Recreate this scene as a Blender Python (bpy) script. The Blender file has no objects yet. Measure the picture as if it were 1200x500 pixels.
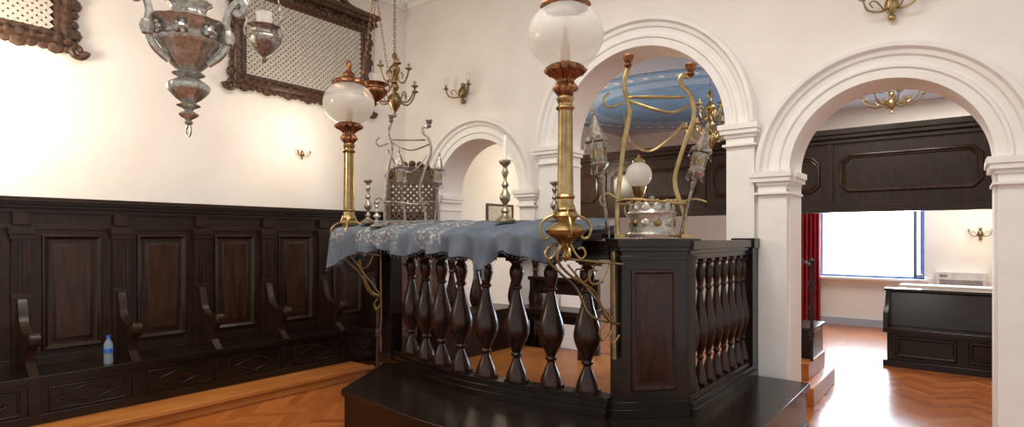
import bpy, math, random
from mathutils import Vector, Matrix
random.seed(7)
S=bpy.context.scene
try:
    S.view_settings.view_transform='Standard'
except Exception: pass

# ------------------------------------------------------------ materials
def mat(name, c1, c2=None, rough=.5, metal=0., scale=8., bump=0., stretch=(1,1,1), emis=None, estr=0, trans=0, spec=.5, coat=0, alpha=1):
    m=bpy.data.materials.new(name); m.use_nodes=True
    nt=m.node_tree; b=nt.nodes['Principled BSDF']
    if c2 is None: c2=tuple(x*.8 for x in c1)
    tc=nt.nodes.new('ShaderNodeTexCoord'); mp=nt.nodes.new('ShaderNodeMapping')
    mp.inputs['Scale'].default_value=stretch
    nz=nt.nodes.new('ShaderNodeTexNoise'); nz.inputs['Scale'].default_value=scale; nz.inputs['Detail'].default_value=6
    rp=nt.nodes.new('ShaderNodeValToRGB')
    rp.color_ramp.elements[0].position=.35; rp.color_ramp.elements[1].position=.65
    rp.color_ramp.elements[0].color=(*c1,1); rp.color_ramp.elements[1].color=(*c2,1)
    nt.links.new(tc.outputs['Object'],mp.inputs[0]); nt.links.new(mp.outputs[0],nz.inputs['Vector'])
    nt.links.new(nz.outputs['Fac'],rp.inputs[0]); nt.links.new(rp.outputs[0],b.inputs['Base Color'])
    b.inputs['Roughness'].default_value=rough; b.inputs['Metallic'].default_value=metal
    b.inputs['Transmission Weight'].default_value=trans
    b.inputs['Coat Weight'].default_value=coat; b.inputs['Coat Roughness'].default_value=.15
    b.inputs['Specular IOR Level'].default_value=spec
    b.inputs['Alpha'].default_value=alpha
    if bump:
        bp=nt.nodes.new('ShaderNodeBump'); bp.inputs['Strength'].default_value=bump; bp.inputs['Distance'].default_value=.01
        nt.links.new(nz.outputs['Fac'],bp.inputs['Height']); nt.links.new(bp.outputs[0],b.inputs['Normal'])
    if emis:
        b.inputs['Emission Color'].default_value=(*emis,1); b.inputs['Emission Strength'].default_value=estr
    return m
PL=mat('plaster_warm_white',(.86,.82,.78),(.80,.75,.71),rough=.9,scale=1.6,bump=.05)
PT=mat('plaster_trim_white',(.89,.87,.84),(.84,.82,.79),rough=.7,scale=4)
PB=mat('plaster_back_room',(.87,.83,.76),(.82,.78,.71),rough=.9,scale=2)
CE=mat('ceiling_white',(.86,.84,.78),(.82,.79,.73),rough=.9)
CG=mat('ceiling_lilac_grey',(.46,.48,.56),(.40,.43,.51),rough=.9,scale=2)
CBl=mat('painted_blue',(.14,.27,.46),(.20,.34,.52),rough=.8,scale=5)
CB2=mat('painted_pale_blue',(.34,.46,.62),(.27,.38,.55),rough=.8,scale=12)
WD=mat('dark_walnut',(.012,.0055,.003),(.028,.012,.006),rough=.30,scale=9,stretch=(3,3,.5),spec=.34)
WP=mat('walnut_panel_field',(.018,.0075,.0038),(.042,.017,.008),rough=.26,scale=9,stretch=(3,3,.4),spec=.36)
WB=mat('black_stained_wood',(.007,.0045,.003),(.016,.009,.006),rough=.2,scale=7,stretch=(1,1,3),spec=.40)
WR=mat('red_brown_mahogany',(.014,.005,.003),(.036,.011,.0055),rough=.28,scale=9,stretch=(3,3,.6),spec=.40)
FR=mat('carved_dark_frame',(.038,.018,.011),(.10,.05,.028),rough=.4,scale=25,bump=.6)
LT=mat('lattice_cream',(.58,.54,.49),(.45,.41,.36),rough=.7,scale=30)
LTD=mat('lattice_back_dark',(.13,.10,.08),(.19,.15,.12),rough=.8)
BR=mat('aged_brass',(.50,.37,.18),(.32,.23,.10),rough=.33,metal=1,scale=14,bump=.15)
BRd=mat('dark_brass',(.34,.24,.12),(.20,.14,.07),rough=.38,metal=1,scale=18,bump=.2)
CU=mat('copper_bronze',(.38,.18,.09),(.18,.08,.045),rough=.4,metal=1,scale=30,bump=.4)
SV=mat('chased_silver',(.55,.54,.50),(.33,.31,.27),rough=.33,metal=.72,scale=45,bump=.28)
SVd=mat('tarnished_silver',(.40,.36,.32),(.19,.16,.135),rough=.38,metal=.85,scale=40,bump=.3)
SB=mat('silver_gilt',(.44,.41,.31),(.26,.23,.16),rough=.36,metal=.9,scale=40,bump=.25)
IR=mat('wrought_iron',(.02,.02,.02),(.04,.04,.04),rough=.45,metal=.6)
WAX=mat('candle_wax',(.9,.88,.8),rough=.5)
HON=mat('honey_oak',(.50,.19,.045),(.38,.125,.028),rough=.34,scale=6,stretch=(1,.3,1))
RED=mat('red_velvet',(.35,.01,.02),(.2,.005,.01),rough=.8,scale=10)
PLA=mat('white_plastic',(.8,.8,.78),rough=.4)
GRY=mat('vent_grey',(.3,.3,.3),rough=.6)
BLF=mat('blue_grey_window_frame',(.16,.24,.50),(.12,.2,.42),rough=.4)
STN=mat('self_lit_stone',(.85,.88,.92),(.76,.81,.88),rough=.9,scale=3,stretch=(1,1,4),emis=(.90,.95,1),estr=2.2)  # facade stone; emission stands in for outdoor light falling on it
STG=mat('self_lit_joint',(.7,.74,.78),rough=.8,emis=(.85,.92,1),estr=.75)  # joint lines on the facade, with weaker emission standing in for daylight
BULB=mat('warm_bulb',(1,.9,.7),emis=(1,.78,.45),estr=8)
BCAP=mat('bottle_blue',(.02,.15,.6),rough=.4)
PIC=mat('engraving_paper',(.6,.55,.45),(.35,.3,.25),rough=.8,scale=30)
def glass(name,col,w,rough=.05):
    m=bpy.data.materials.new(name); m.use_nodes=True; nt=m.node_tree
    b=nt.nodes['Principled BSDF']; out=nt.nodes['Material Output']
    b.inputs['Base Color'].default_value=(*col,1); b.inputs['Roughness'].default_value=.12
    tr=nt.nodes.new('ShaderNodeBsdfTransparent'); tl=nt.nodes.new('ShaderNodeBsdfTranslucent')
    tl.inputs[0].default_value=(*col,1)
    a=nt.nodes.new('ShaderNodeMixShader'); a.inputs[0].default_value=.4
    nt.links.new(b.outputs[0],a.inputs[1]); nt.links.new(tl.outputs[0],a.inputs[2])
    mx=nt.nodes.new('ShaderNodeMixShader'); mx.inputs[0].default_value=w
    nt.links.new(tr.outputs[0],mx.inputs[1]); nt.links.new(a.outputs[0],mx.inputs[2])
    nt.links.new(mx.outputs[0],out.inputs[0]); return m
GF=glass('frosted_glass',(.80,.77,.72),.68)
GC=glass('clear_glass',(.85,.85,.82),.36)
GP=glass('bottle_plastic',(.6,.78,.9),.4)

CL=mat('blue_grey_cloth',(.085,.105,.135),(.13,.152,.188),rough=.9,scale=5,bump=.2,spec=.12)
def cloth_tweak():
    nt=CL.node_tree; b=nt.nodes['Principled BSDF']
    br=[n for n in nt.nodes if n.type=='VALTORGB'][0]
    at=nt.nodes.new('ShaderNodeAttribute'); at.attribute_name='brocade'
    vo=nt.nodes.new('ShaderNodeTexVoronoi'); vo.inputs['Scale'].default_value=30
    tc=[n for n in nt.nodes if n.type=='TEX_COORD'][0]
    nt.links.new(tc.outputs['Object'],vo.inputs['Vector'])
    r2=nt.nodes.new('ShaderNodeValToRGB'); r2.color_ramp.elements[0].color=(.44,.43,.41,1); r2.color_ramp.elements[1].color=(.12,.135,.16,1)
    r2.color_ramp.elements[1].position=.6
    nt.links.new(vo.outputs['Distance'],r2.inputs[0])
    mx=nt.nodes.new('ShaderNodeMixRGB'); nt.links.new(at.outputs['Fac'],mx.inputs[0])
    nt.links.new(br.outputs[0],mx.inputs[1]); nt.links.new(r2.outputs[0],mx.inputs[2])
    nt.links.new(mx.outputs[0],b.inputs['Base Color'])
cloth_tweak()
FL=mat('herringbone_oak',(.5,.18,.04),rough=.27,scale=5,coat=.25)
def floor_tweak():
    nt=FL.node_tree; b=nt.nodes['Principled BSDF']
    at=nt.nodes.new('ShaderNodeAttribute'); at.attribute_name='plank'
    r=nt.nodes.new('ShaderNodeValToRGB'); r.color_ramp.elements[0].color=(.34,.085,.018,1); r.color_ramp.elements[1].color=(.52,.165,.040,1)
    nt.links.new(at.outputs['Fac'],r.inputs[0])
    nz=[n for n in nt.nodes if n.type=='TEX_NOISE'][0]; nz.inputs['Scale'].default_value=20
    mx=nt.nodes.new('ShaderNodeMixRGB'); mx.blend_type='MULTIPLY'; mx.inputs[0].default_value=.35
    nt.links.new(r.outputs[0],mx.inputs[1]); nt.links.new(nz.outputs['Fac'],mx.inputs[2]); nt.links.new(mx.outputs[0],b.inputs['Base Color'])
floor_tweak()

# ------------------------------------------------------------ mesh builder
def catmull(P,k=6):
    P=[Vector(p) for p in P]; out=[]
    for i in range(len(P)-1):
        p0=P[max(i-1,0)];p1=P[i];p2=P[i+1];p3=P[min(i+2,len(P)-1)]
        for j in range(k):
            t=j/k
            out.append(.5*((2*p1)+(p2-p0)*t+(2*p0-5*p1+4*p2-p3)*t*t+(3*p1-p0-3*p2+p3)*t**3))
    out.append(P[-1]); return out
class B:
    def __init__(s,name): s.name=name;s.v=[];s.f=[];s.m=[];s.mats=[];s.X=None
    def mi(s,m):
        if m not in s.mats: s.mats.append(m)
        return s.mats.index(m)
    def add(s,vs,fs,m,M=None):
        o=len(s.v); k=s.mi(m)
        for p in vs:
            p=Vector(p)
            if M is not None: p=M@p
            if s.X is not None: p=s.X@p
            s.v.append(p)
        for f in fs: s.f.append([o+i for i in f]); s.m.append(k)
    def box(s,x0,x1,y0,y1,z0,z1,m,M=None):
        s.add([(x0,y0,z0),(x1,y0,z0),(x1,y1,z0),(x0,y1,z0),(x0,y0,z1),(x1,y0,z1),(x1,y1,z1),(x0,y1,z1)],
              [(0,3,2,1),(4,5,6,7),(0,1,5,4),(1,2,6,5),(2,3,7,6),(3,0,4,7)],m,M)
    def prism(s,poly,z0,z1,m,M=None):
        n=len(poly)
        s.add([(p[0],p[1],z0) for p in poly]+[(p[0],p[1],z1) for p in poly],
              [tuple(range(n-1,-1,-1)),tuple(range(n,2*n))]+[(i,(i+1)%n,n+(i+1)%n,n+i) for i in range(n)],m,M)
    def lathe(s,prof,m,loc=(0,0,0),n=24,M=None,flute=0,nf=0,sm=0,twist=0,zr=None):
        if sm: prof=[(max(p.x,.0006),p.y) for p in catmull([(a,b,0) for a,b in prof],sm)]
        vs=[];fs=[]
        for j,(r,z) in enumerate(prof):
            for i in range(n):
                a=2*math.pi*i/n
                rr=max(r,.0006)
                if flute and (zr is None or zr[0]<=z<=zr[1]): rr*=1+flute*math.cos(nf*a+twist*z)
                vs.append((rr*math.cos(a)+loc[0],rr*math.sin(a)+loc[1],z+loc[2]))
        for j in range(len(prof)-1):
            for i in range(n): fs.append((j*n+i,j*n+(i+1)%n,(j+1)*n+(i+1)%n,(j+1)*n+i))
        fs.append(tuple(range(n-1,-1,-1))); fs.append(tuple(range((len(prof)-1)*n,len(prof)*n)))
        s.add(vs,fs,m,M)
    def ball(s,c,r,m,sc=(1,1,1),n=12,M=None):
        vs=[];fs=[];k=n//2+1
        for j in range(k):
            th=math.pi*j/(k-1)
            for i in range(n):
                a=2*math.pi*i/n; q=max(math.sin(th),.002)
                vs.append((c[0]+r*sc[0]*q*math.cos(a),c[1]+r*sc[1]*q*math.sin(a),c[2]-r*sc[2]*math.cos(th)))
        for j in range(k-1):
            for i in range(n): fs.append((j*n+i,j*n+(i+1)%n,(j+1)*n+(i+1)%n,(j+1)*n+i))
        s.add(vs,fs,m,M)
    def tube(s,P,r,m,n=8,M=None,k=0,flat=1.0,closed=False):
        if k: P=catmull(P,k)
        P=[Vector(p) for p in P]; N=len(P)
        if isinstance(r,(int,float)): R=[r]*N
        else: R=[r[0]+(r[-1]-r[0])*i/(N-1) if len(r)==2 else r[min(int(i*len(r)/N),len(r)-1)] for i in range(N)]
        vs=[];fs=[]; T0=(P[1]-P[0]).normalized()
        up=Vector((0,0,1)) if abs(T0.z)<.9 else Vector((1,0,0))
        U=(up-T0*up.dot(T0)).normalized()
        for i in range(N):
            T=((P[(i+1)%N]-P[i-1]) if closed else (P[min(i+1,N-1)]-P[max(i-1,0)]))
            if T.length<1e-9: T=T0
            T=T.normalized(); U=(U-T*U.dot(T)); U=U.normalized() if U.length>1e-6 else T.orthogonal().normalized()
            V=T.cross(U)
            for j in range(n):
                a=2*math.pi*j/n; vs.append(P[i]+(U*math.cos(a)+V*math.sin(a)*flat)*R[i])
        for i in range(N if closed else N-1):
            for j in range(n): fs.append((i*n+j,i*n+(j+1)%n,((i+1)%N)*n+(j+1)%n,((i+1)%N)*n+j))
        if not closed: fs.append(tuple(range(n-1,-1,-1))); fs.append(tuple(range((N-1)*n,N*n)))
        s.add(vs,fs,m,M)
    def loops(s,rect,prof,m,M=None,cap=True,cut=0,field=None):
        a0,a1,b0,b1=rect; vs=[];fs=[]
        n=8 if cut else 4
        for ins,d in prof:
            A0,A1,B0,B1=a0+ins,a1-ins,b0+ins,b1-ins
            if cut:
                c=cut-ins*.4
                vs+=[(A0+c,B0,d),(A1-c,B0,d),(A1,B0+c,d),(A1,B1-c,d),(A1-c,B1,d),(A0+c,B1,d),(A0,B1-c,d),(A0,B0+c,d)]
            else: vs+=[(A0,B0,d),(A1,B0,d),(A1,B1,d),(A0,B1,d)]
        for j in range(len(prof)-1):
            for i in range(n): fs.append((j*n+i,j*n+(i+1)%n,(j+1)*n+(i+1)%n,(j+1)*n+i))
        if cap and not field: fs.append(tuple(range((len(prof)-1)*n,len(prof)*n)))
        s.add(vs,fs,m,M)
        if field:
            s.add(vs[-n:],[tuple(range(n))],field,M)
    def strip(s,path,hw,z0,z1,m):
        L=[];Rr=[];N=len(path)
        for i,p in enumerate(path):
            a=Vector(path[max(i-1,0)]);b=Vector(path[min(i+1,N-1)]); t=(b-a).normalized(); nn=Vector((-t.y,t.x))
            L.append(Vector(p)+nn*hw);Rr.append(Vector(p)-nn*hw)
        vs=[]
        for a,b in zip(L,Rr): vs+=[(a.x,a.y,z0),(b.x,b.y,z0),(b.x,b.y,z1),(a.x,a.y,z1)]
        fs=[]
        for i in range(N-1):
            for j in range(4): fs.append((i*4+j,i*4+(j+1)%4,(i+1)*4+(j+1)%4,(i+1)*4+j))
        fs+=[(3,2,1,0),((N-1)*4,(N-1)*4+1,(N-1)*4+2,(N-1)*4+3)]
        s.add(vs,fs,m)
    def chain(s,p0,p1,m,l=.045,r=.0035):
        p0=Vector(p0);p1=Vector(p1);d=p1-p0;N=max(2,int(d.length/(l*.8)));T=d.normalized()
        U=T.orthogonal().normalized();V=T.cross(U)
        for i in range(N):
            c=p0+d*((i+.5)/N); W=U if i%2 else V
            s.tube([c+T*(math.cos(a)*l*.5)+W*(math.sin(a)*l*.27) for a in [2*math.pi*q/8 for q in range(8)]],r,m,n=4,closed=True)
    def done(s,bevel=0,sharp=38):
        bb=[min(p.x for p in s.v),max(p.x for p in s.v),min(p.y for p in s.v),max(p.y for p in s.v),min(p.z for p in s.v)]
        o=Vector(((bb[0]+bb[1])/2,(bb[2]+bb[3])/2,bb[4]))
        me=bpy.data.meshes.new(s.name); me.from_pydata([p-o for p in s.v],[],s.f)
        for m in s.mats: me.materials.append(m)
        me.polygons.foreach_set('material_index',s.m)
        import bmesh
        bm=bmesh.new(); bm.from_mesh(me); bmesh.ops.recalc_face_normals(bm,faces=bm.faces); bm.to_mesh(me); bm.free()
        me.polygons.foreach_set('use_smooth',[True]*len(me.polygons))
        me.set_sharp_from_angle(angle=math.radians(sharp))
        ob=bpy.data.objects.new(s.name,me); ob.location=o; S.collection.objects.link(ob)
        if bevel:
            md=ob.modifiers.new('bevel','BEVEL'); md.width=bevel; md.segments=2; md.limit_method='ANGLE'; md.angle_limit=math.radians(50)
        return ob
def spiral(c,r0,r1,a0,turns,plane='xz',k=20):
    out=[]
    for i in range(k+1):
        t=i/k; r=r0+(r1-r0)*t; a=a0+turns*2*math.pi*t
        out.append((c[0]+r*math.cos(a),c[1]+r*math.sin(a)))
    return out

# ------------------------------------------------------------ room shell
H=4.9; TH=.42
b=B('floor')
w=.085; n=5; ca=math.cos(math.radians(45)); 
pl=[];vs=[];fs=[]
def plank(i0,j0,di,dj):
    x0=i0*w+.001;y0=j0*w+.001;x1=(i0+di)*w-.001;y1=(j0+dj)*w-.001
    cx=(x0+x1)/2;cy=(y0+y1)/2
    X=(cx-cy)*ca;Y=(cx+cy)*ca
    if not(-.15<X<9.1 and -8<Y<6.65): return
    o=len(vs)
    for (px,py) in [(x0,y0),(x1,y0),(x1,y1),(x0,y1)]: vs.append(((px-py)*ca,(px+py)*ca,0))
    fs.append((o,o+1,o+2,o+3)); pl.append(random.random())
for j in range(-220,160):
    for i in range(-120,200):
        q=(i-j)%(2*n)
        if q==0: plank(i,j,n,1)
        elif q==2*n-1: plank(i,j,1,n)
b.add(vs,fs,FL)
b.box(-.15,9.1,-8,6.65,-.12,-.003,WD)
fo=b.done()
at=fo.data.attributes.new('plank','FLOAT','FACE')
cnt=len(fo.data.polygons)
at.data.foreach_set('value',pl+[0]*(cnt-len(pl)))

b=B('wall_left'); b.box(-.2,0,-8,TH,0,H,PL); b.done()
b=B('wall_left_back_room'); b.box(-.2,0,TH,6.5,0,4.0,PB); b.done()
b=B('ceiling'); b.box(-.2,9.2,-8,TH,H,H+.15,CE); b.done()
b=B('trim_cornice_left'); b.box(0,.05,-8,0,H-.12,H,PT); b.box(0,.1,-8,0,H-.05,H,PT); b.done()
b=B('trim_cornice_back'); b.box(.1,9.1,-.05,0,H-.12,H,PT); b.box(.1,9.1,-.1,0,H-.05,H,PT); b.done()

arches=[(1.38,.68,2.15,.93),(3.55,.92,2.62,1.20),(5.70,.68,2.17,.95),]
b=B('wall_back')
edges=[0]
for (c,r,z,ro) in arches: edges+=[c-r,c+r]
edges.append(9.1)
for k in range(0,len(edges),2): b.box(edges[k],edges[k+1],0,TH,0,H,PL)
for (c,r,z,ro) in arches:
    K=40; vs=[];fs=[]
    for i in range(K+1):
        a=math.pi*i/K; x=c-r*math.cos(a); zz=z+r*math.sin(a)
        vs+=[(x,0,zz),(x,0,H),(x,TH,zz),(x,TH,H)]
    for i in range(K):
        o=i*4;p=o+4
        fs+=[(o,p,p+1,o+1),(o+2,o+3,p+3,p+2),(o,o+2,p+2,p)]
    b.add(vs,fs,PL)
b.done(sharp=30)
ti=1
for (c,r,z,ro) in arches:
    b=B('trim_%d'%ti); ti+=1
    W=ro-r
    prof=[(0,0),(0,.045),(W*.26,.045),(W*.30,.065),(W*.38,.065),(W*.42,.04),(W*.62,.05),(W*.66,.075),(W*.78,.085),(W*.84,.125),(W*.97,.13),(W,.10),(W,0)]
    K=48; vs=[];fs=[];m=len(prof)
    for i in range(K+1):
        a=math.pi*i/K
        for (o,d) in prof: vs.append((c-(r+o)*math.cos(a),-d,z+(r+o)*math.sin(a)))
    for i in range(K):
        for j in range(m-1): fs.append((i*m+j,i*m+j+1,(i+1)*m+j+1,(i+1)*m+j))
    b.add(vs,fs,PT)
    for sgn in (-1,1):
        xa=c+sgn*r; xb=c+sgn*(ro-.0)
        x0,x1=min(xa,xb),max(xa,xb)
        b.box(x0+.015,x1-.02,-.05,0,0,z-.16,PT)
        for (g,z0,z1) in [(.012,z-.2,z-.18),(.0,z-.12,z-.09),(.03,z-.09,z-.05),(.045,z-.05,z)]:
            b.box(x0-g,x1+g*.6-.001,-.05-g-.03,0.0,z0,z1,PT)
            if sgn<0: b.box(c-r,c-r+g+.004,0,TH,z0,z1,PT)
            else: b.box(c+r-g-.004,c+r,0,TH,z0,z1,PT)
        b.box(x0+.015,x1-.02,-.06,0,z-.18,z-.12,PT)
        b.box(x0,x1-.01,-.075,0,0,.16,PT)
    b.done(bevel=.004)

# back room
b=B('wall_far')
wx0,wx1,wz0,wz1=4.10,5.69,.87,2.25
b.box(0,wx0,6.5,6.7,0,4.0,PB); b.box(wx1,9.1,6.5,6.7,0,4.0,PB); b.box(wx0,wx1,6.5,6.7,0,wz0,PB); b.box(wx0,wx1,6.5,6.7,wz1,4.0,PB); b.done()
b=B('wall_right_back_room'); b.box(9.1,9.3,TH,6.7,0,4.0,PB); b.done()
b=B('baseboard_far'); b.box(0,9.1,6.46,6.5,0,.13,CG); b.done()
b=B('ceiling_back_room'); b.box(0,9.1,TH,6.5,3.9,4.0,CG)
def ell(cx,cy,rx,ry,k=72): return [(cx+rx*math.cos(2*math.pi*i/k),cy+ry*math.sin(2*math.pi*i/k)) for i in range(k)]
# flat painted bands on the ceiling
b.prism(ell(2.35,4.25,2.32,2.2),3.893,3.9,CBl); b.prism(ell(2.35,4.25,2.22,2.1),3.890,3.893,CB2); b.prism(ell(2.35,4.25,1.95,1.83),3.887,3.890,CBl)
b.prism(ell(2.35,4.25,1.85,1.73),3.884,3.887,CB2); b.prism(ell(2.35,4.25,1.50,1.38),3.881,3.884,CBl)
for i in range(56):
    a=2*math.pi*i/56
    b.ball((2.35+2.085*math.cos(a),4.25+1.965*math.sin(a),3.889),.045,PT,sc=(1,1,.12),n=8)
b.done()
b=B('window_1')
for (x0,x1) in [(wx0,wx0+.05),(wx1-.06,wx1)]: b.box(x0,x1,6.55,6.62,wz0,wz1,BLF)
for z in (wz0,wz1-.07): b.box(wx0,wx1,6.555,6.615,z,z+.04,BLF)
b.box(wx0-.05,wx1+.05,6.4,6.55,wz0-.04,wz0,PT)
M=Matrix.Translation((wx1-.02,6.5,wz0+.05))@Matrix.Rotation(math.radians(-100),4,'Z')
for (x0,x1) in [(0,.05),(.45,.5)]: b.box(x0,x1,-.02,.02,0,1.3,BLF,M)
for z in (0,1.25): b.box(0,.5,-.02,.02,z,z+.05,BLF,M)
b.done()
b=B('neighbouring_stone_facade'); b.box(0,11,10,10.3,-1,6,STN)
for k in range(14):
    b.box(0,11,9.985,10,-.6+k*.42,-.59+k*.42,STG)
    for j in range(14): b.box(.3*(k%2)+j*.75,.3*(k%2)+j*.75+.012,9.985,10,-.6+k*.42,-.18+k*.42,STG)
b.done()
b=B('red_curtain')
vs=[];fs=[];K=40
for i in range(K+1):
    x=3.72+.42*i/K; y=6.36+.035*math.sin(i*.95)
    vs+=[(x,y,.03),(x,y+.01,2.3)]
for i in range(K): fs.append((2*i,2*i+2,2*i+3,2*i+1))
b.add(vs,fs,RED); b.tube([(3.65,6.36,2.32),(5.8,6.36,2.32)],.015,BR); b.ball((3.65,6.36,2.32),.03,BR); b.box(3.7,3.73,6.36,6.5,2.3,2.34,BR); b.box(5.75,5.78,6.36,6.5,2.3,2.34,BR)
b.done()
b=B('wall_heater')
b.box(5.85,6.5,6.34,6.5,.74,1.02,PLA)
for k in range(5): b.box(5.9,6.45,6.33,6.345,.80+k*.022,.808+k*.022,GRY)
b.box(5.9,6.0,6.33,6.345,.95,.98,GRY); b.done(bevel=.006)
b=B('window_shelf'); b.box(5.5,8.0,4.2,4.55,.88,.93,PT); b.box(5.55,5.63,4.25,4.5,0,.88,PT); b.box(7.8,7.9,4.25,4.5,0,.88,PT); b.done(bevel=.005)

b=B('wooden_gallery_screen')
gy=3.3; g0,g1=.01,8.95
b.box(g0,g1,gy,gy+.1,1.92,3.0,WD)
b.box(g0,g1,gy-.05,gy,1.92,2.02,WD); b.box(g0,g1,gy-.03,gy,2.02,2.06,WD)
b.box(g0,g1,gy-.05,gy,2.84,2.88,WD); b.box(g0,g1,gy-.09,gy+.02,2.9,2.95,WD);b.box(g0,g1,gy-.13,gy+.1,2.95,3.02,WD)
M=Matrix(((1,0,0,0),(0,0,-1,gy),(0,1,0,0),(0,0,0,1)))
for k in range(-3,3):
    x0=max(4.90+k*1.72,.06); x1=min(4.90+k*1.72+1.5,8.9)
    if x1-x0>.4: b.loops((x0,x1,2.18,2.70),[(0,0),(.01,.03),(.03,.035),(.045,.012),(.06,.02),(.07,0)],WP,M,cut=.10,cap=False)
    if k>-3: b.box(4.90+k*1.72-.15,4.90+k*1.72-.07,gy-.03,gy,2.06,2.84,WD)
b.done(bevel=.003)

b=B('black_wood_bench')
b.box(5.42,7.6,3.0,3.5,0,.08,WB); b.box(5.46,7.6,3.04,3.46,.08,.42,WB); b.box(5.42,7.6,2.98,3.5,.42,.47,WB)
b.prism([(3.3,.47),(3.5,.47),(3.5,.90),(3.42,.90)],0,2.18,WB,Matrix(((0,0,1,5.42),(1,0,0,0),(0,1,0,0),(0,0,0,1))))
b.box(5.40,7.62,3.38,3.54,.90,.935,WB)
b.prism([(3.0,.47),(3.45,.47),(3.45,.9),(3.36,.9),(3.2,.72),(3.02,.66)],0,.05,WB,Matrix(((0,0,1,5.42),(1,0,0,0),(0,1,0,0),(0,0,0,1))))
M=Matrix(((1,0,0,0),(0,0,-1,3.04),(0,1,0,0),(0,0,0,1)))
for k in range(3): b.loops((5.55+k*.7,6.15+k*.7,.12,.38),[(0,0),(.01,.02),(.03,.02),(.045,0)],WB,M,cap=False)
b.done(bevel=.004)

b=B('wooden_steps')
b.box(4.45,5.10,.55,1.7,0,.17,HON); b.box(4.3,5.0,.85,1.7,.17,.34,HON); b.box(4.3,4.98,1.1,1.7,.34,.62,WB); b.box(4.28,5.0,1.08,1.7,.62,.66,WB); b.done(bevel=.006)
b=B('iron_scroll_railing')
b.tube([(5.0,1.0,.34),(5.0,1.0,1.32)],.014,IR); b.ball((5.0,1.0,1.35),.03,IR)
for zc in (.6,.85,1.1):
    for sg in (-1,1):
        b.tube([(5.0-.005,1.0+sg*(.015+p[0]),p[1]+zc) for p in spiral((.06,0),.06,.012,math.pi,sg*1.4)],.006,IR,n=5)
b.tube([(5.0,1.0,1.3),(4.8,1.3,1.38),(4.6,1.6,1.5)],.014,IR,k=4); b.tube([(4.62,1.6,.66),(4.62,1.6,1.5)],.012,IR)
b.done()
b=B('framed_engraving'); M=Matrix(((0,0,1,0),(1,0,0,0),(0,1,0,0),(0,0,0,1)))
b.loops((1.75,2.45,1.75,2.15),[(0,0),(0,.03),(.03,.03),(.035,.012)],FR,M,field=PIC); b.done()

# ------------------------------------------------------------ wainscot with bench on left wall
b=B('panelled_wall_bench')
y0,y1=-7.1,-.11
b.box(0,.035,y0,y1,.5,1.84,WD)
b.box(0,.05,y0,y1,1.66,1.70,WD); b.box(0,.06,y0,y1,1.80,1.84,WD); b.box(0,.09,y0,y1,1.84,1.87,WD); b.box(0,.12,y0,y1,1.87,1.89,WD); b.box(0,.135,y0,y1,1.89,1.93,WD)
b.box(0,.05,y0,y1,.5,.58,WD)
b.box(0,.46,y0,y1,.12,.455,WB); b.box(0,.50,y0,y1,.455,.50,WB); b.box(.46,.475,y0,y1,.12,.19,WB); b.box(.46,.475,y0,y1,.41,.455,WB)
M=Matrix(((0,0,1,.035),(1,0,0,0),(0,1,0,0),(0,0,0,1)))
MF=Matrix(((0,0,1,.46),(1,0,0,0),(0,1,0,0),(0,0,0,1)))
div=[-.645-.714*k for k in range(10)]
ends=[-.11]+div
def arm(b,y):
    pts=[(.04,1.10),(.085,1.09),(.12,1.0),(.15,.91),(.21,.85),(.30,.815),(.40,.83)]
    pts=[(p.x,p.y) for p in catmull([(a,c,0) for a,c in pts],4)]
    pts+=[(.455+.055*math.cos(a),.79+.055*math.sin(a)) for a in [2.0-.45*i for i in range(10)]]
    pts+=[(.40,.70),(.36,.64),(.36,.58),(.41,.54),(.47,.5),(.04,.5)]
    b.prism(pts,y-.032,y+.032,WD,Matrix(((1,0,0,0),(0,0,1,0),(0,1,0,0),(0,0,0,1))))
    for sg in (-1,1):
        M2=Matrix.Translation((.455,y+sg*.032,.79))@Matrix.Rotation(math.radians(90),4,'X')
        b.lathe([(.05,-.008),(.042,.008),(.02,.01),(.018,.014),(.001,.016)] if sg<0 else [(.001,-.016),(.018,-.014),(.02,-.01),(.042,-.008),(.05,.008)],WD,n=14,M=M2)
for d in div:
    if d<y0: continue
    b.box(.035,.075,d-.065,d+.065,.5,1.66,WD)
    b.box(.035,.09,d-.08,d+.08,1.58,1.62,WD); b.box(.035,.10,d-.09,d+.09,1.62,1.68,WD); b.box(.035,.085,d-.06,d+.06,1.70,1.80,WD)
    for k in range(4): b.box(.075,.084,d-.052+k*.029,d-.052+k*.029+.016,1.14,1.56,WD)
    b.box(.07,.09,d-.07,d+.07,1.08,1.12,WD)
    arm(b,d)
    b.box(.46,.478,d-.04,d+.04,.19,.41,WB)
for i in range(len(ends)-1):
    a1=ends[i]-.065 if i else ends[i]-.02; a0=ends[i+1]+.065
    wd=a1-a0
    if wd<.3: continue
    b.loops((a0+.07,a1-.07,.62,1.62),[(0,0),(.006,.022),(.02,.026),(.034,.012),(.045,.003),(.075,.003),(.10,.014)],WD,M,field=WP)
    b.loops((a0+.02,a1-.02,.2,.40),[(0,0),(.005,.012),(.015,.012),(.02,0)],WB,MF,cap=False)
    c=(a0+a1)/2
    D=[(c-.2,.30),(c,.375),(c+.2,.30),(c,.225)]
    for k in range(4):
        p=D[k];q=D[(k+1)%4]
        b.tube([(.463,p[0],p[1]),(.463,q[0],q[1])],.010,WB,n=6)
b.done(bevel=.003)
b=B('trim_dais_left'); b.box(0,.86,-7.1,-1.25,0,.115,HON); b.box(.84,.90,-7.1,-1.25,.085,.125,HON); b.done(bevel=.006)
b=B('corner_panelling'); b.box(.005,.45,-.035,-.002,0,1.84,WD); b.box(.005,.46,-.10,-.002,1.84,1.93,WD); b.box(.10,.38,-.05,-.035,.62,1.62,WD); b.done(bevel=.004)

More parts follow.
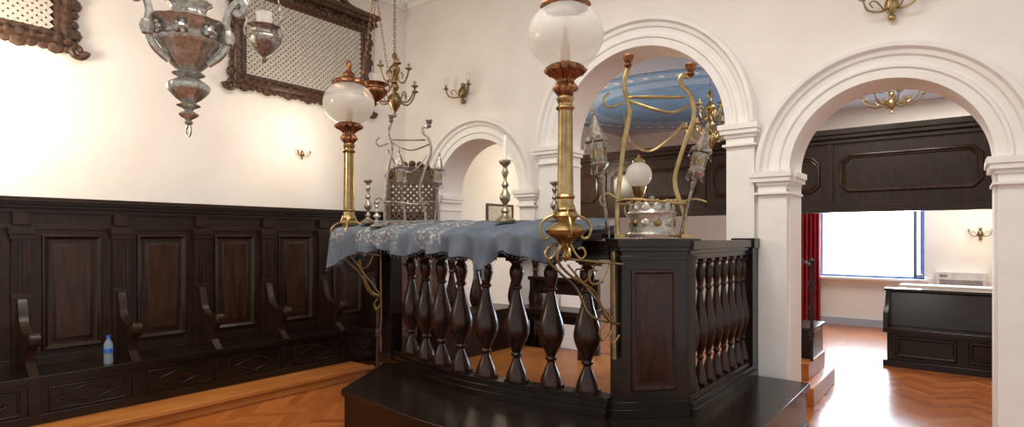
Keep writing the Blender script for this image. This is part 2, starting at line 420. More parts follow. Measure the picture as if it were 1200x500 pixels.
# ------------------------------------------------------------ lattice frames
def lattice(b,a0,a1,b0,b1,sp,wd,d0,d1,m,M):
    for sg in (1,-1):
        ks=int(((a1-a0)+(b1-b0))/sp)+1
        for k in range(ks):
            A=a0-(b1-b0)+k*sp
            t0=max(0,a0-A); t1=min(b1-b0,a1-A)
            if t1-t0<.02: continue
            p=Vector((A+t0,b0+t0 if sg>0 else b1-t0)); q=Vector((A+t1,b0+t1 if sg>0 else b1-t1))
            nn=Vector((-(q-p).y,(q-p).x)).normalized()*wd/2
            e=.002*sg
            b.add([(p.x+nn.x,p.y+nn.y,d1+e),(p.x-nn.x,p.y-nn.y,d1+e),(q.x-nn.x,q.y-nn.y,d1+e),(q.x+nn.x,q.y+nn.y,d1+e),
                   (p.x+nn.x,p.y+nn.y,d0+e),(p.x-nn.x,p.y-nn.y,d0+e),(q.x-nn.x,q.y-nn.y,d0+e),(q.x+nn.x,q.y+nn.y,d0+e)],
                  [(0,1,2,3),(0,1,5,4),(2,3,7,6),(1,2,6,5),(0,3,7,4)],m,M)
for (fa0,fa1) in ((-2.46,-.66),(-5.62,-3.86)):
    b=B('carved_lattice_window')
    M=Matrix(((0,0,1,0),(1,0,0,0),(0,1,0,0),(0,0,0,1)))
    fb0,fb1=3.24,4.38
    b.box(.0,.03,fa0+.12,fa1-.12,fb0+.1,fb1-.1,LTD)
    lattice(b,fa0+.15,fa1-.15,fb0+.13,fb1-.13,.062,.028,.045,.06,LT,M)
    b.loops((fa0,fa1,fb0,fb1),[(0,0),(0,.05),(.03,.09),(.06,.10),(.09,.07),(.12,.08),(.135,.065),(.15,.03)],FR,M,cap=False)
    def side(p,q,k,nrm):
        for i in range(k):
            t=(i+.5)/k; c=Vector(p)*(1-t)+Vector(q)*t
            big=1.0+.5*(i%3==1)
            b.ball((c.x+nrm[0]*.0,c.y+nrm[1]*.0,.045),.036*big,FR,sc=(1.3,1.15,.7),n=8,M=M)
            b.ball((c.x-nrm[0]*.06,c.y-nrm[1]*.06,.098),.018*big,FR,sc=(1.4,1.4,.8),n=6,M=M)
    side((fa0,fb0),(fa1,fb0),21,(0,-1)); side((fa0,fb0),(fa0,fb1),13,(-1,0)); side((fa1,fb0),(fa1,fb1),13,(1,0))
    side((fa0,fb1),(fa1,fb1),21,(0,1))
    for ca_ in (fa0,fa1):
        for cb in (fb0,fb1):
            sg=1 if ca_==fa1 else -1; sb=1 if cb==fb1 else -1
            b.tube([(ca_+sg*(.0+p[0]),cb+sb*p[1],.06) for p in spiral((.03,.0),.07,.015,0,1.2)],[.03,.015],FR,n=6,M=M)
    b.box(0,.14,fa0-.04,fa1+.04,fb1+.02,fb1+.06,FR); b.box(0,.18,fa0-.08,fa1+.08,fb1+.06,fb1+.11,FR)
    cm=(fa0+fa1)/2
    for sg in (-1,1):
        P=[(cm+sg*.75,fb1+.13,.08),(cm+sg*.55,fb1+.15,.08),(cm+sg*.35,fb1+.28,.08),(cm+sg*.14,fb1+.33,.08)]
        b.tube(P,[.03,.05],FR,n=8,M=M,k=6)
        b.tube([(cm+sg*(.14-p[0]),fb1+.28+p[1],.08) for p in spiral((0,0),.07,.02,math.pi/2,1.2)],.03,FR,n=6,M=M)
    b.ball((cm,fb1+.24,.08),.1,FR,sc=(.7,1.2,.6),M=M)
    b.done()

# ------------------------------------------------------------ bimah
b=B('bimah_platform_with_balustrade')
def fy(x):
    s=(x-1.82)/2.59
    return -1.75-.19*s-.20*math.sin(math.pi*s)**2
plat=[(1.75,-.14),(1.75,-1.75),(2.3,-2.68)]+[(2.3+2.1*t,-2.68-.12*t-.07*math.sin(math.pi*t)**2) for t in [i/12 for i in range(1,13)]]+[(5.2,-1.98),(5.2,-.14)]
def shrink(poly,k):
    c=Vector((3.45,-1.4)); return [tuple(c+(Vector(p)-c)*k) for p in poly]
b.prism(shrink(plat,.985),0,.33,WB); b.prism(plat,.33,.38,WB); b.prism(shrink(plat,.995),0,.06,WB)
zb=.38
b.prism([(1.9,-.2),(1.9,-1.7)]+[(x,fy(x)+.05) for x in [2+.2*i for i in range(12)]]+[(4.6,-1.6),(4.65,-.2)],zb,zb+.004,HON)
front=[(1.82+2.5*i/40,fy(1.82+2.5*i/40)) for i in range(41)]
sideR=[(4.68,-1.6),(4.68,-.12)]
sideL=[(1.84,-1.75),(1.84,-.2)]
back=[(1.84,-.2),(2.6,-.2)]
for path in (front,sideR,sideL,back):
    b.strip(path,.10,zb,zb+.05,WB); b.strip(path,.08,zb+.05,zb+.09,WB); b.strip(path,.06,zb+.09,zb+.13,WB)
    b.strip(path,.045,1.44,1.48,WB); b.strip(path,.06,1.48,1.51,WB); b.strip(path,.085,1.51,1.57,WB)
def baluster(b,x,y,z0,z1,R,m,n=18):
    h=z1-z0
    b.box(x-R*.8,x+R*.8,y-R*.6,y+R*.6,z0,z0+.02*h,m)
    pr=[(.84,.015),(.84,.03),(.72,.08),(.50,.135),(.34,.175),(.28,.20),(.42,.212),(.44,.225),(.34,.24),(.50,.28),(.80,.34),(.98,.40),(1.0,.44),(.90,.50),(.70,.57),(.50,.64),(.36,.71),(.31,.745),(.44,.755),(.45,.77),(.34,.785),(.46,.83),(.56,.88),(.50,.92),(.36,.945),(.36,.955),(.55,.965),(.56,.98)]
    b.lathe([(r*R,z0+t*h) for r,t in pr],m,loc=(x,y,0),n=n,sm=2)
    b.box(x-R*.62,x+R*.62,y-R*.6,y+R*.6,z0+.975*h,z1,m)
for k in range(8):
    x=4.13-.282*k; baluster(b,x,fy(x),zb+.13,1.44,.098,WR)
for k in range(8): baluster(b,4.68,-1.43+.175*k,zb+.13,1.44,.060,WR,12)
for k in range(3): baluster(b,1.84,-1.35+.4*k,zb+.13,1.44,.08,WR,12)
for k in range(2): baluster(b,2.12+.3*k,-.2,zb+.13,1.44,.08,WR,12)
post=[(4.41,-1.96),(4.72,-1.65),(4.74,-1.50),(4.60,-1.50),(4.33,-1.82),(4.32,-1.96)]
c=Vector((4.53,-1.73))
def sc(poly,k): return [tuple(c+(Vector(p)-c)*k) for p in poly]
b.prism(post,zb,1.5,WB); b.prism(sc(post,1.10),zb,zb+.06,WB); b.prism(sc(post,1.05),zb+.06,zb+.11,WB)
b.prism(sc(post,1.04),1.44,1.47,WB); b.prism(sc(post,1.07),1.50,1.53,WB); b.prism(sc(post,1.12),1.53,1.585,WB)
q=math.sqrt(.5)
MP=Matrix(((q,0,q,4.41),(q,0,-q,-1.96),(0,1,0,0),(0,0,0,1)))
b.loops((.06,.38,.56,1.38),[(0,0),(.006,.012),(.022,.014),(.03,.002),(.05,.002),(.075,.012)],WR,MP)
b.box(1.76,1.90,-1.84,-1.70,zb,1.5,WB); b.box(1.74,1.92,-1.86,-1.68,zb,zb+.1,WB); b.box(1.74,1.92,-1.86,-1.68,1.5,1.58,WB)
b.box(4.60,4.76,-.2,-.06,zb,1.5,WB); b.box(4.58,4.78,-.22,-.05,1.5,1.585,WB)
b.prism([(-1.80,1.572),(-1.80,1.68),(-2.20,1.60),(-2.26,1.572)],0,2.70,WB,Matrix(((0,0,1,1.57),(1,0,0,0),(0,1,0,0),(0,0,0,1))))
b.box(1.95,2.35,-1.6,-.35,.78,.83,WD); b.box(1.95,2.3,-1.55,-.4,.384,.78,WD)
b.box(2.4,3.3,-.62,-.25,.80,.85,WD); b.box(2.45,3.25,-.29,-.25,.98,1.12,WD); b.box(2.4,3.3,-.32,-.22,1.12,1.16,WD)
for x in (2.42,3.22): b.box(x,x+.06,-.60,-.54,zb,.80,WD); b.box(x,x+.06,-.31,-.25,zb,1.13,WD)
b.box(2.45,3.25,-.58,-.56,.72,.80,WD)
b.done(bevel=.004)

def globe_lamp(name,X,Y,rail):
    b=B(name)
    z=1.52
    b.lathe([(.12,z+.10),(.13,z+.12),(.09,z+.15),(.055,z+.17),(.068,z+.19),(.08,z+.21),(.055,z+.235),(.045,z+.26)],BR,loc=(X,Y,0),n=28,sm=2)
    b.lathe([(.062,z+.25),(.050,z+.27),(.050,z+.28),(.043,2.44),(.052,2.45),(.058,2.47),(.046,2.49)],BR,loc=(X,Y,0),n=40,flute=.07,nf=10,twist=6,zr=(z+.27,2.44))
    for zz in (1.85,2.41): b.lathe([(.05,zz-.015),(.062,zz),(.05,zz+.015)],BR,loc=(X,Y,0),n=24,sm=2)
    b.lathe([(.05,2.49),(.075,2.53),(.06,2.56),(.05,2.58),(.075,2.61),(.12,2.64),(.12,2.665),(.10,2.68)],CU,loc=(X,Y,0),n=48,flute=.12,nf=12,sm=2,zr=(2.51,2.66))
    for i in range(12):
        a=2*math.pi*i/12
        b.ball((X+.115*math.cos(a),Y+.115*math.sin(a),2.645),.02,CU,n=6)
    R=.24; zc=2.87; RZ=.205
    lo=[(R*math.sin(t),zc-RZ*math.cos(t)) for t in [.45+(1.75-.45)*i/14 for i in range(15)]]
    hi=[(R*math.sin(t),zc-RZ*math.cos(t)) for t in [1.75+(2.70-1.75)*i/12 for i in range(13)]]
    def shell(pr,m,n=40):
        vs=[];fs=[]
        for r,zz in pr:
            for i in range(n): a=2*math.pi*i/n; vs.append((X+r*math.cos(a),Y+r*math.sin(a),zz))
        for j in range(len(pr)-1):
            for i in range(n): fs.append((j*n+i,j*n+(i+1)%n,(j+1)*n+(i+1)%n,(j+1)*n+i))
        b.add(vs,fs,m)
    shell(lo,GF); shell(hi,GC)
    b.lathe([(.0,2.68),(.03,2.68),(.03,2.82),(.012,2.84),(.012,2.92),(.0,2.93)],BR,loc=(X,Y,0),n=12)
    b.lathe([(.11,3.03),(.15,3.055),(.135,3.085),(.09,3.10),(.05,3.125),(.06,3.15),(.035,3.17),(.02,3.19),(.03,3.22),(.025,3.25),(.006,3.28)],CU,loc=(X,Y,0),n=36,flute=.08,nf=12,sm=2,zr=(3.03,3.10))
    for i in range(4):
        a=math.pi/4+i*math.pi/2; dx,dy=math.cos(a),math.sin(a)
        P=[(.05,1.80),(.075,1.74),(.13,1.71),(.165,1.66),(.15,1.60),(.115,1.59),(.10,1.62),(.12,1.645)]
        b.tube([(X+dx*p,Y+dy*p,zz) for p,zz in P],.009,BR,n=7,k=4)
        P=[(.02,1.58),(.06,1.50),(.10,1.46),(.13,1.49),(.11,1.53),(.08,1.52)]
        b.tube([(X+dx*p,Y+dy*p,zz) for p,zz in P],.008,BR,n=7,k=4)
    b.lathe([(.005,1.44),(.025,1.47),(.015,1.50),(.03,1.54),(.06,1.58),(.11,1.61),(.12,1.63)],BR,loc=(X,Y,0),n=20,sm=2)
    rx,ry=rail; dv=Vector((X-rx,Y-ry)); L=dv.length; dv/=L; side=Vector((-dv.y,dv.x))
    def P3(t,z,o=0): return (rx+dv.x*L*t+side.x*o,ry+dv.y*L*t+side.y*o,z)
    for o in (-.09,.09):
        b.tube([P3(0,1.42,o),P3(1,1.46,o*.2)],.008,BRd,n=6)
        b.tube([P3(-.0,1.02,o*.6),P3(.35,1.08,o),P3(.6,1.25,o),P3(1.0,1.36,o*.5),P3(1.25,1.46,o*.6),P3(1.15,1.55,o*.6),P3(1.0,1.52,o*.3)],.009,BRd,n=7,k=5)
        b.tube([P3(.0,.95,o*.6),P3(.14,.9,o*.6),P3(.2,.96,o*.6),P3(.1,1.0,o*.6)],.007,BRd,n=6,k=4)
        b.tube([P3(.25,1.42,o*.8),P3(.4,1.32,o*.8),P3(.62,1.3,o*.8),P3(.66,1.38,o*.8),P3(.5,1.38,o*.8)],.006,BRd,n=6,k=4)
    b.tube([P3(0.0,.78,0),P3(.03,1.5,0)],.016,BRd,n=8,flat=.5)
    b.tube([P3(0.03,1.05,0),P3(.95,1.42,0)],.008,BRd,n=6)
    b.tube([P3(.5,1.42,-.12),P3(.5,1.42,.12)],.008,BRd,n=6)
    return b.done()
globe_lamp('brass_globe_lamp',4.225,-2.37,(4.37,-2.0))
globe_lamp('brass_globe_lamp',1.60,-2.10,(1.80,-1.88))

# cloth
b=B('draped_table_cloth'); K=170; vs=[];fs=[]
def zbot(x):
    z=1.455+.022*math.sin(x*9)+.01*math.sin(x*23)
    if x<1.95: z-=.20*(1.95-x)/.42
    z-=.09*math.exp(-((x-3.45)/.10)**2)
    return z
for i in range(K+1):
    x=1.53+2.76*i/K; s=(x-1.53)/2.76
    ye=-2.215-.05*math.sin(math.pi*s)
    wr=.010*math.sin(x*14)+.008*math.sin(x*31+1)
    lift=.035*max(0,1-s*1.6)
    rows=[]
    for t in (0,.12,.25,.4,.55,.7,.85,.95): 
        y=-1.79+(ye+1.79)*t; z=1.73+lift-.085*t+wr*.8*(.4+t)+.016*math.sin(x*19+t*7)*(1-abs(2*t-1))
        rows.append((x,y,z))
    zb_=zbot(x)
    if s>.93: zb_=max(zb_,1.46+(s-.93)*1.2)
    for t in (0,.15,.4,.7,1.0):
        f=.030*math.sin(x*27+.8*math.sin(x*5))*t+.014*math.sin(x*61+2*math.sin(x*3))*t
        rows.append((x+.004*math.sin(x*40)*t,ye-.04-.012*t+f,1.62+lift*.7+wr+(zb_-1.62)*t))
    vs+=rows
m_=13
for i in range(K):
    for j in range(m_-1): fs.append((i*m_+j,(i+1)*m_+j,(i+1)*m_+j+1,i*m_+j+1))
b.add(vs,fs,CL)
e=[]; KK=24
for i in range(KK+1):
    t=i/KK; y=-1.79-.46*t
    ztop=1.73+.035-.085*t if t<.95 else 1.65
    for q_ in (0,.25,.5,.75,1):
        zz=ztop+(1.28+.05*math.sin(t*9)-ztop)*q_
        e.append((1.53-.03*q_-.02*math.sin(t*17)*q_,y,zz))
ef=[]
for i in range(KK):
    for j in range(4): ef.append((i*5+j,(i+1)*5+j,(i+1)*5+j+1,i*5+j+1))
b.add(e,ef,CL)
nf_=len(b.v)
for i in range(0,K-8):
    p=Vector(vs[i*m_+12])
    b.add([(p.x-.004,p.y,p.z),(p.x+.004,p.y,p.z),(p.x+.002,p.y,p.z-.022),(p.x-.002,p.y,p.z-.022)],[(0,1,2,3)],CL)
nf_=len(b.v)-nf_
o=b.done(sharp=180)
at=o.data.attributes.new('brocade','FLOAT','POINT'); vals=[]
for p in vs:
    v=0
    if 1.55<p[0]<1.75 or 1.95<p[0]<2.55 or 2.75<p[0]<3.05: v=.9 if p[2]>1.53 else .1
    vals.append(v)
vals+=[.0]*len(e)+[.6]*nf_
at.data.foreach_set('value',vals)
md=o.modifiers.new('thick','SOLIDIFY'); md.thickness=.004; md.offset=1
md=o.modifiers.new('sub','SUBSURF'); md.levels=1; md.render_levels=1
b=B('cloth_tassel')
for x in (3.42,3.50): b.lathe([(.004,1.29),(.014,1.29),(.010,1.35),(.014,1.37),(.005,1.40)],CL,loc=(x,-2.33,0),n=10)
b.done()

# ------------------------------------------------------------ things on the bimah
Rv=Matrix(((.785,-.62,0,0),(.62,.785,0,0),(0,0,1,0),(0,0,0,1)))
def at_(x,y,z,s=1): return Matrix.Translation((x,y,z))@Rv@Matrix.Scale(s,4)
def scroll_stand(name,X,m1,m2,full=True):
    b=B(name); b.X=X
    def band(P,r=.0165,flat=.35,k=6,m=m1): b.tube(P,r,m,n=8,k=k,flat=flat)
    L=[(-.235,0,0),(-.24,0,.22),(-.20,0,.62),(-.155,0,.88),(-.195,0,1.05),(-.165,0,1.17)]
    Rr=[(.23,0,0),(.225,0,.15),(.16,0,.38),(.22,0,.62),(.29,0,.82),(.27,0,.98),(.20,0,1.06),(.21,0,1.12),(.26,0,1.11)]
    band(L);band(Rr)
    band([(-.20,.0,.86),(-.12,.12,.68),(.02,.16,.62),(.15,.12,.70),(.24,.04,.80)],.012)
    band([(-.17,.0,.95),(-.02,-.12,.86),(.12,-.12,.84),(.27,0,.92)],.010)
    b.tube([(.0+.25*math.cos(a),.13*math.sin(a),.24+.015*math.sin(2*a)) for a in [2*math.pi*i/32 for i in range(32)]],.010,m1,n=6,closed=True,flat=.6)
    b.tube([(.03+.2*math.cos(a),.10*math.sin(a),.97+.02*math.sin(a)) for a in [2*math.pi*i/28 for i in range(28)]],.008,m1,n=6,closed=True,flat=.6)
    b.tube([(-.22,0,.24),(-.3,0,.3),(-.36,0,.27),(-.35,0,.22),(-.32,0,.24)],.008,m1,n=6,k=4)
    b.tube([(.2,0,.24),(.3,0,.26),(.38,0,.24)],.008,m1,n=6,k=4)
    b.tube([(-.20,0,.93),(-.3,0,.90),(-.34,0,.95),(-.30,0,1.0)],.008,m1,n=6,k=4)
    for (x,z) in ((-.165,1.17),(.27,1.11)):
        b.lathe([(.012,z),(.03,z+.02),(.018,z+.035),(.03,z+.05),(.042,z+.085),(.04,z+.09),(.0,z+.09)],CU if full else m2,loc=(x,0,0),n=14)
    b.box(-.27,-.20,-.05,.05,-.01,.015,m1); b.box(.19,.27,-.05,.05,-.01,.015,m1)
    b.tube([(-.24,0,.01),(-.1,.16,.01),(.23,0,.01),(.08,-.15,.01)],.010,m1,n=6,closed=True)
    return b.done()
def finial(name,X,m):
    b=B(name); b.X=X
    b.lathe([(.013,0),(.013,.42),(.018,.43),(.025,.45),(.012,.47),(.02,.49)],m,n=10)
    b.lathe([(.02,.49),(.066,.53),(.07,.55),(.058,.56),(.06,.57),(.066,.70),(.084,.71),(.088,.725),(.065,.735)],m,n=6)
    b.lathe([(.065,.735),(.05,.78),(.03,.85),(.012,.90),(.018,.91),(.014,.93),(.003,.97)],m,n=6)
    for i in range(6):
        a=2*math.pi*(i+.5)/6
        Mx=Matrix.Rotation(a,4,'Z')
        b.box(.052,.0585,-.016,.016,.59,.66,BRd,Mx); b.box(.068,.077,-.02,.02,.715,.745,m,Mx)
        a=2*math.pi*i/6
        b.tube([(.085*math.cos(a),.085*math.sin(a),.71),(.09*math.cos(a),.09*math.sin(a),.67)],.003,m,n=4)
        b.ball((.09*math.cos(a),.09*math.sin(a),.66),.011,m,n=6)
        b.tube([(.06*math.cos(a),.06*math.sin(a),.53),(.066*math.cos(a),.066*math.sin(a),.49)],.003,m,n=4)
        b.ball((.066*math.cos(a),.066*math.sin(a),.48),.010,m,n=6)
    return b.done()
px,py=4.50,-1.69
scroll_stand('brass_scroll_stand',at_(px,py,1.60),BR,SV)
finial('torah_finial',at_(px-.235,py-.19,1.59)@Matrix.Rotation(math.radians(-7),4,'Y')@Matrix.Scale(.95,4),SVd)
finial('torah_finial',at_(px+.16,py+.10,1.59)@Matrix.Rotation(math.radians(14),4,'Y')@Matrix.Scale(.86,4),SVd)
b=B('silver_torah_crown'); b.X=at_(px+.0,py+.0,1.595)
b.lathe([(.165,0),(.17,.02),(.155,.035),(.155,.05),(.16,.15),(.168,.165),(.155,.18),(.15,.19)],SV,n=36)
for i in range(12):
    a=2*math.pi*i/12; Mx=Matrix.Rotation(a,4,'Z')
    b.lathe([(.028,-.004),(.03,.004),(.02,.01),(.001,.012)],BRd if i%2 else SV,n=10,M=Mx@Matrix.Translation((.152,0,.10))@Matrix.Rotation(math.pi/2,4,'Y'))
    b.ball((0,0,0),.03,SV,sc=(.3,1,1.3),n=8,M=Mx@Matrix.Translation((.15,0,.20)))
    b.ball((.145,0,.25),.012,BR,n=6,M=Mx)
b.lathe([(.148,.18),(.12,.22),(.05,.25),(.02,.26),(.02,.28),(.001,.29)],SVd,n=24)
b.done()
lx,ly=2.27,-1.98
scroll_stand('tarnished_scroll_stand',at_(lx,ly,1.71,.78),SVd,SVd,False)
finial('torah_finial',at_(lx+.03,ly-.03,1.70)@Matrix.Rotation(math.radians(-5),4,'Y')@Matrix.Scale(.72,4),SVd)
finial('torah_finial',at_(lx+.25,ly+.12,1.72)@Matrix.Rotation(math.radians(4),4,'Y')@Matrix.Scale(.66,4),SVd)
def candlestick(name,x,y,z,h,R,candle,m=SV):
    b=B(name)
    pr=[(1,0),(1.02,.03),(.8,.06),(.45,.10),(.28,.14),(.42,.18),(.22,.23),(.2,.28),(.5,.36),(.55,.42),(.3,.5),(.2,.55),(.38,.6),(.2,.65),(.18,.72),(.36,.80),(.22,.86),(.24,.9),(.55,.95),(.58,1),(.2,1)]
    b.lathe([(r*R,z+t*h) for r,t in pr],m,loc=(x,y,0),n=22,sm=2)
    if candle: b.lathe([(.018,z+h-.01),(.017,z+h+candle),(.003,z+h+candle+.005)],WAX,loc=(x,y,0),n=12); b.tube([(x,y,z+h+candle),(x+.003,y,z+h+candle+.02)],.002,IR,n=4)
    return b.done()
candlestick('silver_candlestick',3.42,-1.98,1.71,.48,.08,.19,SB)
candlestick('silver_candlestick',3.86,-1.95,1.71,.29,.06,0,SVd)
candlestick('silver_candlestick',1.93,-2.13,1.72,.40,.065,0,SVd)
candlestick('silver_candlestick',2.13,-2.19,1.69,.22,.055,0,SV)

b=B('small_globe_floor_lamp'); x,y=3.85,-.55
b.lathe([(.14,.385),(.14,.41),(.05,.45),(.02,.5),(.02,1.5),(.035,1.55),(.02,1.6),(.02,1.95),(.05,1.98),(.06,2.03),(.07,2.06)],BR,loc=(x,y,0),n=20)
b.ball((x,y,2.17),.12,GF,n=24)
b.lathe([(.05,2.28),(.055,2.3),(.02,2.33),(.003,2.36)],BR,loc=(x,y,0),n=16)
for i in range(4):
    a=i*math.pi/2+.3
    b.tube([(x+math.cos(a)*r,y+math.sin(a)*r,z) for r,z in ((.02,1.8),(.1,1.78),(.13,1.86),(.1,1.92),(.08,1.88))],.008,BR,n=6,k=4)
b.done()

b=B('lattice_back_throne_chair'); b.X=Matrix.Translation((.95,-.78,.0))@Matrix.Rotation(math.radians(38),4,'Z')@Matrix.Scale(1.07,4)
for sx in (-.27,.27):
    b.tube([(sx,-.27,0),(sx,-.27,.72)],.03,FR,n=8); b.box(sx-.03,sx+.03,.2,.27,0,2.15,FR)
    b.tube([(sx,.22,.75),(sx,0,.72),(sx,-.2,.73),(sx,-.3,.70)],.028,FR,n=8,k=4); b.ball((sx,.235,2.2),.05,FR)
b.box(-.3,.3,-.3,.27,.42,.5,FR)
Mx=Matrix(((1,0,0,0),(0,0,-1,.25),(0,1,0,0),(0,0,0,1)))
lattice(b,-.24,.24,1.15,2.1,.07,.025,0,.02,FR,Mx)
b.box(-.27,.27,.21,.26,1.05,1.15,FR);b.box(-.27,.27,.21,.26,2.1,2.18,FR);b.box(-.27,.27,.21,.26,.5,.6,FR);b.box(-.2,.2,.22,.25,.6,1.05,FR)
for i in range(9):
    a=math.pi*i/8; b.ball((-.24*math.cos(a),.235,2.2+.14*math.sin(a)),.045,FR,n=8)
b.prism([(-.24*math.cos(math.pi*i/10),2.18+.13*math.sin(math.pi*i/10)) for i in range(11)],.0,.04,FR,Mx)
b.done()

# ------------------------------------------------------------ hanging lamps
b=B('hanging_silver_sanctuary_lamp'); X0,Y0=3.12,-4.16
pr=[(.004,2.16),(.02,2.175),(.012,2.19),(.035,2.205),(.045,2.22),(.02,2.235),(.03,2.25),(.055,2.262),(.03,2.275),(.06,2.30),(.09,2.335),(.095,2.365),(.06,2.39),(.045,2.405),(.075,2.42),(.05,2.435),(.07,2.455),(.10,2.49),(.125,2.53),(.145,2.555),(.16,2.58),(.135,2.60),(.14,2.62),(.165,2.65),(.19,2.67),(.15,2.685),(.10,2.70),(.075,2.73),(.085,2.76),(.11,2.78),(.07,2.80),(.05,2.84),(.09,2.88),(.04,2.93),(.06,2.97),(.01,3.0)]
b.lathe(pr,SV,loc=(X0,Y0,0),n=64,flute=.03,nf=16,sm=2)
b.tube([(X0+.028*math.cos(a),Y0,2.135+.028*math.sin(a)) for a in [2*math.pi*i/14 for i in range(14)]],.005,SV,n=6,closed=True)
for i in range(3):
    a=math.radians(38+i*120+0); dx,dy=math.cos(a),math.sin(a)
    P=[(.10,2.47),(.17,2.52),(.20,2.60),(.19,2.68),(.215,2.75),(.26,2.79),(.285,2.76),(.26,2.72),(.235,2.735)]
    b.tube([(X0+dx*p,Y0+dy*p,z) for p,z in P],.020,SV,n=8,k=5,flat=.8)
    b.ball((X0+dx*.2,Y0+dy*.2,2.6),.035,SV,sc=(1,1,1.3),n=8)
    b.chain((X0+dx*.25,Y0+dy*.25,2.79),(X0+dx*.03,Y0+dy*.03,4.35),SV,l=.06,r=.005)
for i in range(8):
    a=2*math.pi*i/8+.2
    b.ball((X0+.152*math.cos(a),Y0+.152*math.sin(a),2.61),.035,SV,sc=(.9,.9,.7),n=8)
    for j in range(5):
        c2=2*math.pi*j/5
        b.ball((X0+.165*math.cos(a+.14*math.cos(c2)),Y0+.165*math.sin(a+.14*math.cos(c2)),2.61+.024*math.sin(c2)),.013,SV,n=6)
b.tube([(X0,Y0,4.33),(X0,Y0,4.9)],.01,SV); b.ball((X0,Y0,4.35),.06,SV,sc=(1,1,.6)); b.lathe([(.06,4.86),(.03,4.84),(.01,4.8)],SV,loc=(X0,Y0,0))
b.lathe([(.005,2.98),(.01,4.33)],SV,loc=(X0,Y0,0),n=6)
b.done()
def hang_lamp(name,X,Y,zb,R,m,nch=3,s=1,hub=None):
    b=B(name)
    pr=[(.03,0),(.12,.05),(.2,.15),(.1,.25),(.25,.32),(.55,.5),(.9,.8),(1,1.0),(.95,1.1),(.75,1.2),(.8,1.35),(1.05,1.45),(1.05,1.5),(.7,1.5)]
    b.lathe([(r*R,zb+t*R*s) for r,t in pr],m,loc=(X,Y,0),n=32,sm=2,flute=.04,nf=12)
    hub=hub or zb+1.1
    for i in range(nch):
        a=2*math.pi*i/nch+.5; dx,dy=math.cos(a),math.sin(a)
        b.tube([(X+dx*R*p,Y+dy*R*p,zb+R*s*z) for p,z in ((.8,.9),(1.15,.95),(1.25,1.25),(1.1,1.6),(1.25,1.75))],R*.07,m,n=6,k=4)
        b.chain((X+dx*R*1.2,Y+dy*R*1.2,zb+R*s*1.75),(X+dx*.02,Y+dy*.02,hub),m,l=.04,r=.003)
    b.lathe([(.05,hub-.02),(.06,hub),(.03,hub+.03),(.015,hub+.05),(.03,hub+.07),(.005,hub+.1)],m,loc=(X,Y,0),n=16)
    b.chain((X,Y,hub+.09),(X,Y,4.86),m,l=.045,r=.0035); b.lathe([(.01,4.82),(.04,4.86),(.05,4.9)],m,loc=(X,Y,0),n=16)
    b.lathe([(.0,zb+R*s*1.3),(.35*R,zb+R*s*1.35),(.5*R,zb+R*s*2.1),(.47*R,zb+R*s*2.1)],GC,loc=(X,Y,0),n=16)
    return b.done()
hang_lamp('hanging_silver_oil_lamp',1.89,-3.10,2.96,.125,SVd,3,1.5)
hang_lamp('hanging_copper_oil_lamp',1.38,-1.62,2.96,.13,CU,3,1.2,hub=4.1)
def chandelier(name,X,Y,zc,R,ztop,narm,m,k=1.0):
    b=B(name)
    b.lathe([(r*k,zc+z*k) for r,z in [(.004,-.25),(.02,-.23),(.012,-.20),(.03,-.17),(.06,-.12),(.075,-.07),(.05,-.02),(.02,.0),(.03,.03),(.045,.06),(.03,.1),(.015,.13),(.02,.18),(.05,.22),(.055,.26),(.02,.30),(.012,.34),(.03,.38),(.012,.42)]],m,loc=(X,Y,0),n=24,sm=2)
    b.chain((X,Y,zc+.4*k),(X,Y,ztop-.03),m,l=.05,r=.004); b.lathe([(.01,ztop-.06),(.04,ztop-.03),(.05,ztop)],m,loc=(X,Y,0),n=16)
    for lv,(zz,RR,nn) in enumerate(((-.02,R,narm),(.2*k,R*.62,narm-2))):
        for i in range(nn):
            a=2*math.pi*(i+.5*lv)/nn+.3; dx,dy=math.cos(a),math.sin(a)
            P=[(.03,zz),(.3*RR,zz-.07*k),(.65*RR,zz-.08*k),(.9*RR,zz-.01),(RR,zz+.06*k)]
            b.tube([(X+dx*p,Y+dy*p,zc+z) for p,z in P],.008*k+.001,m,n=6,k=4)
            P=[(.3*RR,zz-.06*k),(.42*RR,zz+.02*k),(.58*RR,zz+.0),(.5*RR,zz-.04*k)]
            b.tube([(X+dx*p,Y+dy*p,zc+z) for p,z in P],.006*k,m,n=5,k=4)
            b.lathe([(.006,zz+.05*k),(.035*k,zz+.065*k),(.036*k,zz+.075*k),(.012*k,zz+.08*k),(.014*k,zz+.12*k),(.001,zz+.12*k)],m,loc=(X+dx*RR,Y+dy*RR,zc),n=12)
    return b.done()
chandelier('hanging_brass_chandelier',1.15,-1.16,3.22,.26,4.9,6,BRd,1.1)
chandelier('brass_chandelier',3.80,1.50,2.88,.28,3.9,6,BR,1.15)
chandelier('brass_chandelier',5.57,2.30,3.16,.30,3.9,8,BR,.7)

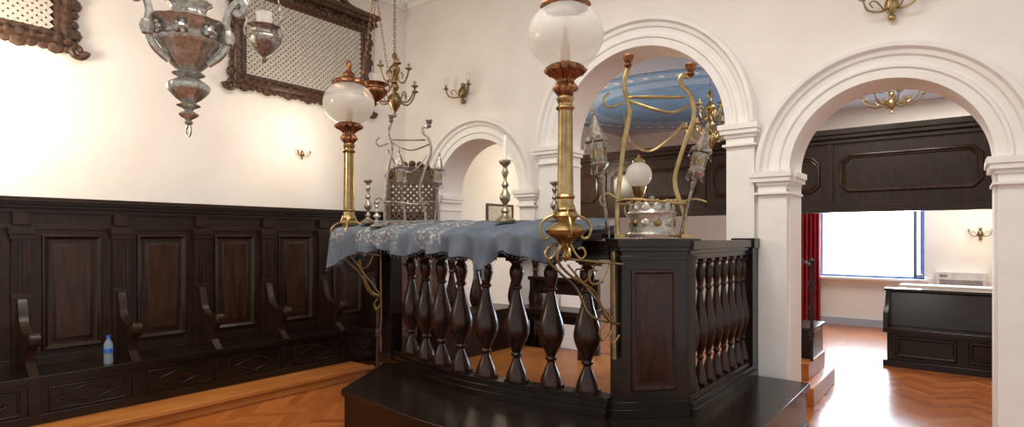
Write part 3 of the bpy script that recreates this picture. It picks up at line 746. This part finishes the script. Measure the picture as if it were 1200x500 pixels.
def sconce(name,X,Y,Z,out,sidev,m,n=2,s=1.,bulb=False):
    b=B(name); out=Vector(out);sd=Vector(sidev);o=Vector((X,Y,Z))
    def P(a,c,z): p=o+sd*a*s+out*c*s; return (p.x,p.y,p.z+z*s)
    b.ball(P(0,.05,0),.05*s,m,sc=(1,1,1.4)); b.ball(P(0,.04,-.1),.03*s,m); b.ball(P(0,.04,.09),.03*s,m)
    ar=[-1,1] if n==2 else [-1,0,1]
    for g in ar:
        b.tube([P(0,.03,0),P(.07*g,.08,-.05),P(.15*g,.12,-.03),P(.18*g,.14,.04)],.009*s,m,n=6,k=5)
        b.tube([P(.05*g,.05,-.03),P(.10*g,.08,.04),P(.14*g,.10,.03),P(.12*g,.09,-.01)],.006*s,m,n=6,k=4)
        c=P(.18*g,.14,.04)
        b.lathe([(.008*s,0),(.035*s,.015*s),(.014*s,.025*s),(.014*s,.06*s),(.0,.06*s)],m,loc=c,n=12)
        b.lathe([(.012*s,.055*s),(.03*s,.08*s),(.032*s,.11*s),(.02*s,.15*s)],GC,loc=c,n=12)
        if bulb: b.ball((c[0],c[1],c[2]+.09*s),.015*s,BULB,n=8)
    return b.done()
sconce('brass_wall_sconce',1.16,0,3.44,(0,-1,0),(1,0,0),BRd,2,1.1)
sconce('brass_wall_sconce',5.76,-.0,3.42,(0,-1,0),(1,0,0),BR,3,1.0)
sconce('brass_wall_sconce',0,-1.62,2.58,(1,0,0),(0,1,0),BRd,2,.45,True)
sconce('brass_wall_sconce',0,-4.55,2.72,(1,0,0),(0,1,0),BRd,2,.45,True)
sconce('brass_wall_sconce',6.42,6.5,1.65,(0,-1,0),(1,0,0),BRd,2,.8,True)

b=B('water_bottle'); x,y=.40,-3.70
b.lathe([(.030,.5),(.034,.51),(.034,.57),(.031,.58),(.034,.59),(.034,.66),(.030,.68),(.015,.71),(.013,.725)],GP,loc=(x,y,0),n=20)
b.lathe([(.0355,.60),(.0355,.635)],BCAP,loc=(x,y,0),n=20); b.lathe([(.016,.722),(.016,.745),(.0,.745)],BCAP,loc=(x,y,0),n=14)
b.done()

# ------------------------------------------------------------ lights
def area(name,loc,rot,sx,sy,e,c):
    l=bpy.data.lights.new(name,'AREA'); l.shape='RECTANGLE'; l.size=sx;l.size_y=sy;l.energy=e;l.color=c
    o=bpy.data.objects.new(name,l); o.location=loc; o.rotation_euler=rot; S.collection.objects.link(o)
def point(name,loc,e,c,r=.05):
    l=bpy.data.lights.new(name,'POINT'); l.energy=e;l.color=c;l.shadow_soft_size=r
    o=bpy.data.objects.new(name,l); o.location=loc; S.collection.objects.link(o)
area('ceiling_fill',(4.3,-3.6,4.85),(0,0,0),3,2.4,160,(1,.96,.90))  # added fill light under the ceiling, no fitting modelled
area('back_room_fill',(5.4,1.3,3.85),(0,0,0),1.4,1.0,70,(1,.93,.84))  # added fill for the back room, out of view above the arch
area('back_room_fill_far',(6.2,4.9,3.85),(0,0,0),2,1.4,100,(1,.95,.88))  # added fill to brighten the far wall, not an actual fixture
area('window_daylight',(4.9,6.9,1.6),(math.radians(-90),0,0),1.5,1.3,190,(.72,.86,1))
point('sconce_glow',(.60,-1.75,2.75),17,(1,.86,.66),.2)
point('sconce_glow',(.60,-4.80,2.85),105,(1,.87,.66),.25)
point('sconce_glow_far',(6.4,6.0,1.75),8,(1,.8,.55),.1)
point('left_passage_glow',(1.2,2.4,2.6),55,(1,.88,.68),.1)
W=bpy.data.worlds.new('world'); S.world=W; W.use_nodes=True
bg=W.node_tree.nodes['Background']; bg.inputs[0].default_value=(1,.97,.94,1); bg.inputs[1].default_value=.82

cam=bpy.data.cameras.new('camera'); co=bpy.data.objects.new('camera',cam); S.collection.objects.link(co)
co.location=(6.20,-5.42,1.60); co.rotation_euler=(math.radians(90),0,math.radians(38.26))
cam.sensor_width=36; cam.lens=20.1; cam.shift_y=27/1200; cam.clip_start=.05
S.camera=co
